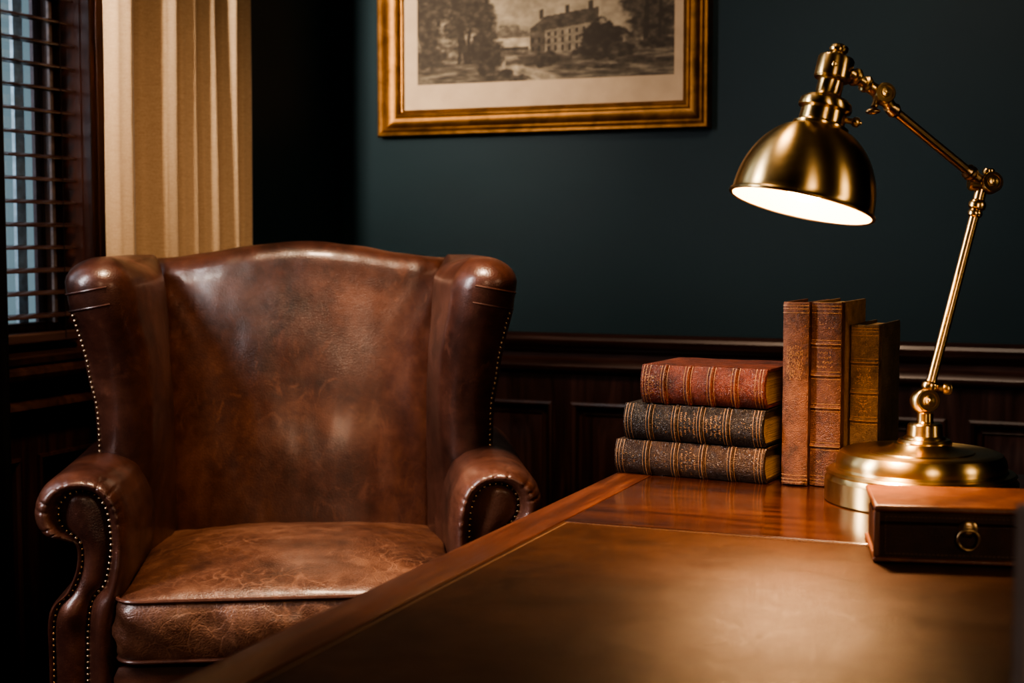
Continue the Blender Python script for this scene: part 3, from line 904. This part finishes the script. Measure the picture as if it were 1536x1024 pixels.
make_book('book', 'red leather book with five gilt spine panels on top of the stack', G1, lying(-.513, 1.668, za+T1+T2+.0024, r3, 0,0,T3), .154, .118, T3, mats['red'], (.20,.39,.575,.765), 'l', titled=('f','f','f','f','n'))
def upright(x, y, rz): return Matrix.Translation((x, y, za)) @ Matrix.Rotation(rz, 4, 'Z')
def up_book(xl, xr, y, H, W, rz, *a, **k):
    return make_book('book', a[0], G2, upright((xl+xr)/2, y, rz), H, W, xr-xl, *a[1:], **k)
up_book(-.3425, -.3130, 1.653, .2085, .095, math.radians(-4), 'tall russet leather book without bands, leftmost of the upright three', mats['tan'], (), 'u', titled=('p',), bulge=.12)
up_book(-.3110, -.2780, 1.659, .2085, .120, math.radians(-4), 'tall chestnut leather book with raised bands between two upright books', mats['russet'], (.22,.43,.605,.775), 'u', boards=mats['tanb'], titled=('s','n','s','t','s'), bulge=.13)
up_book(-.2725, -.2420, 1.695, .1820, .118, math.radians(-4), 'shorter ochre leather book with dark board, nearest the lamp', mats['ochre'], (.20,.40,.575,.765), 'u', boards=mats['olive'], titled=('n','n','f','f','n'), bulge=.13)

# ------------------------------------------------------------------ lamp
LB = V((-.183, 1.605, DZ))
lp = thing('desk_lamp', 'lit antique brass desk lamp with jointed arm and dome shade', 'lamp', tuple(LB))
m = MB()
m.lathe([(1e-6,.0),(.099,.0),(.1005,.0015),(.1005,.024),(.0985,.0265),(.0975,.029),(.099,.031),(.0965,.0335),(.090,.0345),(.0885,.037),(.0890,.041),(.0875,.0475),(.084,.0525),(.079,.0545),
         (.072,.0538),(.056,.0535),(.0545,.0548),(.042,.0558),(.033,.0585),(.0285,.0625),(1e-6,.0628)], 96, Matrix.Translation(LB))
base = m.build('base', M['brass'], lp, world=True, angle=32)
st = V((-.180, 1.610, 0))
m = MB(); Ts = Matrix.Translation((st.x, st.y, DZ))
m.lathe([(.0285,.0600),(.0285,.0640),(.0265,.0665),(.0225,.0672),(.0215,.069),(.0190,.0705),(.0180,.082),(.0165,.0835),(.0095,.084),(.0085,.0855),(.0085,.094),(.0095,.0955),(1e-6,.0965)], 48, Ts)
m.build('stem', M['brass'], lp, world=True, angle=32)
camdir = V((.40, -.90, .16)).normalized()     # joints show their disc to the room
side = V((.926, .378, 0))
def disc(c, r, th, d=camdir, boss=.45):
    m = MB(); T = axisM(c, d)
    m.lathe([(1e-6,-th),(r*.9,-th),(r,-th*.8),(r,th*.75),(r*.93,th),(r*.72,th),(r*.68,th*.85),(r*boss,th*.85),(r*boss*.9,th*1.25),(r*.22,th*1.3),(r*.18,th*1.55),(1e-6,th*1.6)], 36, T)
    return m
pv = V((-.180, 1.610, .857))
o = disc(pv + camdir*.005, .0120, .0085)
o.ball(pv - side*.003, .0135, 24, 14)
o.build('pivot_joint', M['brass'], lp, world=True, angle=32)
e0 = V((-.1760, 1.6135, .872)); e1 = V((-.1335, 1.6370, 1.0665))
ax = (e1-e0).normalized()
m = MB(); Ta = axisM(e0, ax); LN = (e1-e0).length
m.lathe([(1e-6,-.008),(.005,-.008),(.0058,-.004),(.0088,-.002),(.0095,.001),(.0088,.004),(.0060,.006),(.0053,.010),(.0053,LN-.014),(.0072,LN-.0125),(.0078,LN-.010),(.0072,LN-.0075),(.0062,LN-.006),(.0088,LN-.004),(.0092,LN),(.0082,LN+.003),(.0062,LN+.005),(.0062,LN+.016),(1e-6,LN+.017)], 28, Ta)
m.build('lower_arm', M['brass_rod'], lp, world=True, angle=32)
# thumbscrew beside the lower pivot
k0 = e0 + V((0,0,-.001))
m = MB(); m.lathe([(.0032,.0),(.0032,.013),(.0058,.014),(.0066,.0165),(.0066,.0205),(.0055,.0225),(1e-6,.023)], 24, axisM(k0, side*.97 - V((0,0,.05)) + camdir*.25))
m.build('thumbscrew', M['brass'], lp, world=True, angle=32)
# elbow
eb = V((-.1285, 1.6405, 1.0885))
m = disc(eb + side*.007 + camdir*.004, .0112, .0075)
m.lathe([(1e-6,-.0115),(.0062,-.0115),(.0078,-.009),(.0078,.009),(.0062,.011),(1e-6,.0112)], 24, axisM(eb - side*.004, side))
m.lathe([(.0042,.006),(.0042,.010),(.0064,.011),(.0064,.0145),(.005,.016),(1e-6,.0163)], 20, axisM(eb + side*.0055, (0,0,1)))
m.build('elbow_joint', M['brass'], lp, world=True, angle=32)
u0 = V((-.1420, 1.6260, 1.1005)); u1 = V((-.2105, 1.5390, 1.1615))
ax = (u1-u0).normalized(); LN = (u1-u0).length
m = MB(); m.tube([eb, u0 + (u0-u1).normalized()*.002], .0062, 20)
m.lathe([(.0062,-.008),(.0078,-.006),(.0084,-.003),(.0074,-.001),(.0080,.002),(.0066,.004),(.0049,.006),(.0049,LN-.008),(.0064,LN-.006),(.0078,LN-.003),(.0070,LN),(.0062,LN+.006)], 28, axisM(u0, ax))
m.build('upper_arm', M['brass_dark'], lp, world=True, angle=32)
hj = V((-.2185, 1.5265, 1.1745))
m = disc(hj + camdir*.005, .0105, .0075)
m.tube([u1, hj], .0062, 18)
m.build('head_joint', M['brass'], lp, world=True, angle=32)
m = MB(); q = hj + V((-.006,-.006,-.010))
m.tube([hj + V((-.004,-.004,0)), q + V((-.001,-.002,-.002))], .0034, 14)
m.ball(q + V((-.002,-.003,-.0065)), .0050, 18, 10, None, (1.5,.8,.62))
m.build('wing_nut', M['brass_dark'], lp, world=True, angle=40)
# shade axis
rimc = V((-.2870, 1.4660, 1.0630))
right = V((.926,.378,0)); toward = V((.378,-.926,0))
axd = (V((0,0,1))*.955 + right*.236 - toward*.10).normalized()
TS = axisM(rimc, axd, right)
sp = []
for k in range(22):
    hgt = .0795*k/21
    sp.append((.0710*math.sqrt(max(0, 1-(hgt/.0865)**2.15)), hgt))
sp[-1] = (.0262, .0795)
m = MB()
inner = [(max(r-.0014, .001), z) for r, z in sp]
bead = [(.0697,-.0006),(.0712,-.0016),(.0730,-.0008),(.0736,.0008),(.0728,.0026),(.0712,.003)]
m.lathe(bead + sp[1:], 96, TS, cap=False)
sh = m.build('shade', M['brass'], lp, world=True, angle=40)
m = MB(); m.lathe(inner + [(1e-6, inner[-1][1])], 96, TS, cap=False)
m.lathe([(.0697,-.0006), inner[0]], 96, TS, cap=False)
m.build('shade_lining', M['enamel'], sh, world=True, angle=60)
m = MB(); m.lathe([(.0262,.0785),(.0278,.0800),(.0278,.0822),(.0245,.0836),(.0232,.0850),(.0226,.0965),(.0236,.0978),(.0262,.0990),(.0268,.1010),(.0255,.1065),(.0215,.1100),(.0150,.1118),
                   (.0136,.1130),(.0128,.1150),(.0128,.1275),(.0140,.1290),(.0172,.1296),(.0178,.1310)], 48, TS)
m.build('shade_collar', M['brass'], lp, world=True, angle=30)
m = MB(); m.lathe([(.0170,.1300),(.0184,.1312),(.0184,.1500),(.0172,.1525),(.0130,.1538),(.0100,.1545),(.0072,.1552),(.0066,.1572),(.0088,.1586),(.0096,.1612),(.0088,.1640),(.0058,.1658),(1e-6,.1664)], 20, TS)
for a in (-.2, .9, 2.2, 3.3):
    d = TS.to_3x3() @ V((math.cos(-PI/2+a), math.sin(-PI/2+a), 0))
    c = TS @ V((.0184*math.cos(-PI/2+a), .0184*math.sin(-PI/2+a), .141))
    m.lathe([(.0026,-.001),(.0026,.001),(.0018,.0018),(1e-6,.002)], 12, axisM(c, d))
m.build('socket_cap', M['brass'], lp, world=True, angle=26)
# switch key on the collar
c = TS @ V((.0236, -.004, .0925)); d = (TS.to_3x3() @ V((.96,-.25,.0))).normalized()
m = MB(); m.lathe([(.0028,-.002),(.0028,.005),(.0044,.006),(.0052,.009),(.0046,.0115),(.002,.0128),(.0018,.0145),(1e-6,.015)], 18, axisM(c, d))
m.build('switch', M['brass'], lp, world=True, angle=35)
# swivel link from the cap to the head joint
s0 = TS @ V((.0165, 0, .1400)); ax = (hj-s0).normalized(); LN = (hj-s0).length
m = MB(); m.lathe([(.0060,-.003),(.0060,.004),(.0090,.005),(.0094,.008),(.0080,.0105),(.0058,.012),(.0056,.018),(.0082,.0195),(.0088,.022),(.0078,.0245),(.0062,.026),(.0066,LN-.006),(.0075,LN)], 28, axisM(s0, ax))
m.build('swivel_link', M['brass'], lp, world=True, angle=32)
# bulb
m = MB(); m.lathe([(1e-6,.004),(.012,.007),(.020,.014),(.0235,.024),(.021,.034),(.015,.044),(.0115,.052),(.0115,.078)], 32, TS)
M['bulb'] = emit('bulb_glow', (1,.62,.30), 60)
bulb = m.build('bulb', M['bulb'], lp, world=True, angle=60)

# ------------------------------------------------------------------ leather box with ring pull
BX = Matrix.Translation((-.184, 1.285, DZ)) @ Matrix.Rotation(math.radians(12.5), 4, 'Z')
bw, bd, bh = .262/2*1.22, .108, .0500
bx = thing('leather_box', 'low reddish brown leather box with brass ring pull at lamp base', 'box', M=BX)
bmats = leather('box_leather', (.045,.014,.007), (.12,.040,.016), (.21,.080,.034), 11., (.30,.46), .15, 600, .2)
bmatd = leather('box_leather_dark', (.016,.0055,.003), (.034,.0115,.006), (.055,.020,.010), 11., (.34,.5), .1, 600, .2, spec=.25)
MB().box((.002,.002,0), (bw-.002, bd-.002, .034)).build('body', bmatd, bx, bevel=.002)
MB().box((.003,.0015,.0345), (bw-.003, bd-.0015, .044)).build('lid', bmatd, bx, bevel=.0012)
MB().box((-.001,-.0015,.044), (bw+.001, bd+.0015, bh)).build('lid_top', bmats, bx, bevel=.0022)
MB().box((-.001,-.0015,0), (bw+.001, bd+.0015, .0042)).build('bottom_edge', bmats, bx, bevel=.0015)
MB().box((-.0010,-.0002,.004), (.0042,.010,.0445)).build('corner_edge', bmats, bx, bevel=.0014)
m = MB()
for z, xa, xb in ((.0400,.009,bw-.009),(.0075,.009,bw-.009)):
    x = xa
    while x < xb: m.box((x, .0006, z-.0003), (x+.0024, .0022, z+.0003)); x += .0036
z = .009
while z < .039: m.box((.0087,.0006,z), (.0093,.0022,z+.0024)); z += .0036
m.build('stitching', M['thread'], bx, smooth=False)
m = MB(); cx = .078
esc = MB().lathe([(.0078,0),(.0078,.0012),(.0060,.0026),(.0040,.003),(.0036,.0048),(1e-6,.0052)], 28, axisM((cx, .0018, .031), (0,-1,0))).build('escutcheon', M['brass_dark'], bx, angle=32)
pts = [(cx + .0088*math.sin(2*PI*k/36), -.0030 - .0008*math.cos(2*PI*k/36), .0222 + .0088*math.cos(2*PI*k/36)) for k in range(36)]
MB().tube(pts, .0013, 10, True).build('ring_pull', M['brass_dark'], bx)

# ------------------------------------------------------------------ slim grey stand at the right edge
gs = thing('picture_frame', 'small grey upright frame, blurred, cut off by right edge', 'picture frame', M=Matrix.Translation((-.0318, .6490, DZ)) @ Matrix.Rotation(math.radians(40), 4, 'Z'))
m = MB()
m.box((0,-.006,.0), (.012,.006,.168)); m.box((.103,-.006,.0), (.115,.006,.168)); m.box((.012,-.006,.0), (.103,.006,.012)); m.box((.012,-.006,.156), (.103,.006,.168))
m.build('frame', M['grey'], gs, bevel=.002)
MB().box((.010,.0,.010), (.105,.004,.158)).build('backing', M['cavity'], gs)
MB().box((.045,.004,.0), (.070,.007,.12), Matrix.Translation((0,.0,0)) @ Matrix.Rotation(math.radians(0), 4, 'X')).build('strut', M['cavity'], gs)

# ------------------------------------------------------------------ lights, world, camera
def area(name, loc, target, size, size_y, power, col, spread=180):
    L = bpy.data.lights.new(name, 'AREA'); L.shape = 'RECTANGLE'; L.size = size; L.size_y = size_y; L.energy = power; L.color = col
    L.spread = math.radians(spread)
    o = bpy.data.objects.new(name, L); C.objects.link(o); o.location = loc
    d = V(target)-V(loc); o.rotation_euler = d.to_track_quat('-Z', 'Y').to_euler(); return o
# bulb light just under the glass, inside the shade
pl0 = bpy.data.lights.new('bulb_light', 'SPOT'); pl0.energy = 25; pl0.color = (1,.60,.33); pl0.shadow_soft_size = .022
pl0.spot_size = math.radians(132); pl0.spot_blend = 1.0
po = bpy.data.objects.new('bulb_light', pl0); C.objects.link(po); po.location = TS @ V((0,0,-.001))
po.rotation_euler = (-axd).to_track_quat('-Z', 'Y').to_euler()
# daylight through both window bays, plus an added fill on the curtain
area('daylight_far', (WX-.45, 1.9, 1.7), (-1.6, 2.5, 1.3), .7, 1.2, 6, (.85,.90,1.0))
area('curtain_fill', (-1.50, .35, 1.9), (-1.74, 2.45, 1.65), .2, .8, 5.4, (1,.91,.80), 32)  # added fill inside the room, grazing the curtain folds
area('daylight_room', (-1.83, .95, 1.45), (-.8, 1.85, .95), .22, 1.15, 11.5, (.97,.94,.97), 100)
# warm unseen ceiling lamp over the reading corner, then three added fill lights
area('ceiling_lamp', (-.90, 1.72, 2.5), (-1.05, 2.15, .7), .26, .26, 12, (1,.73,.50), 85)
area('back_wall_fill', (-.25, 1.3, 2.5), (-.55, 3.4, 1.35), .3, .3, 4.2, (1,.85,.68), 80)  # added fill that brightens the back wall evenly
area('front_fill', (.75, -.7, 1.5), (-1.0, 2.05, .60), .4, .9, 1.25, (1,.74,.52), 50)  # added fill from behind the camera for the chair and brass

area('right_fill', (2.45, 1.0, 1.6), (-.2, 1.5, 1.0), .5, .8, 1.8, (1,.76,.52), 75)  # added fill for the dark right side of the lamp shade

w = bpy.data.worlds.new('dusk'); bpy.context.scene.world = w; w.use_nodes = True
nt = w.node_tree; bg = nt.nodes['Background']
bg.inputs[0].default_value = (.22,.29,.315,1); bg.inputs[1].default_value = .75

cam = bpy.data.cameras.new('camera'); co = bpy.data.objects.new('camera', cam); C.objects.link(co)
co.location = (0, 0, 1.03)
co.rotation_euler = (PI/2 - math.atan(154/2200), 0, math.radians(22.2))
cam.sensor_width = 36; cam.lens = 2200/1536*36; cam.clip_start = .05
cam.dof.use_dof = True; cam.dof.focus_distance = 1.82; cam.dof.aperture_fstop = 7.5
bpy.context.scene.camera = co
sc = bpy.context.scene
sc.view_settings.view_transform = 'AgX'
sc.view_settings.look = 'AgX - High Contrast'
sc.view_settings.exposure = 0.22
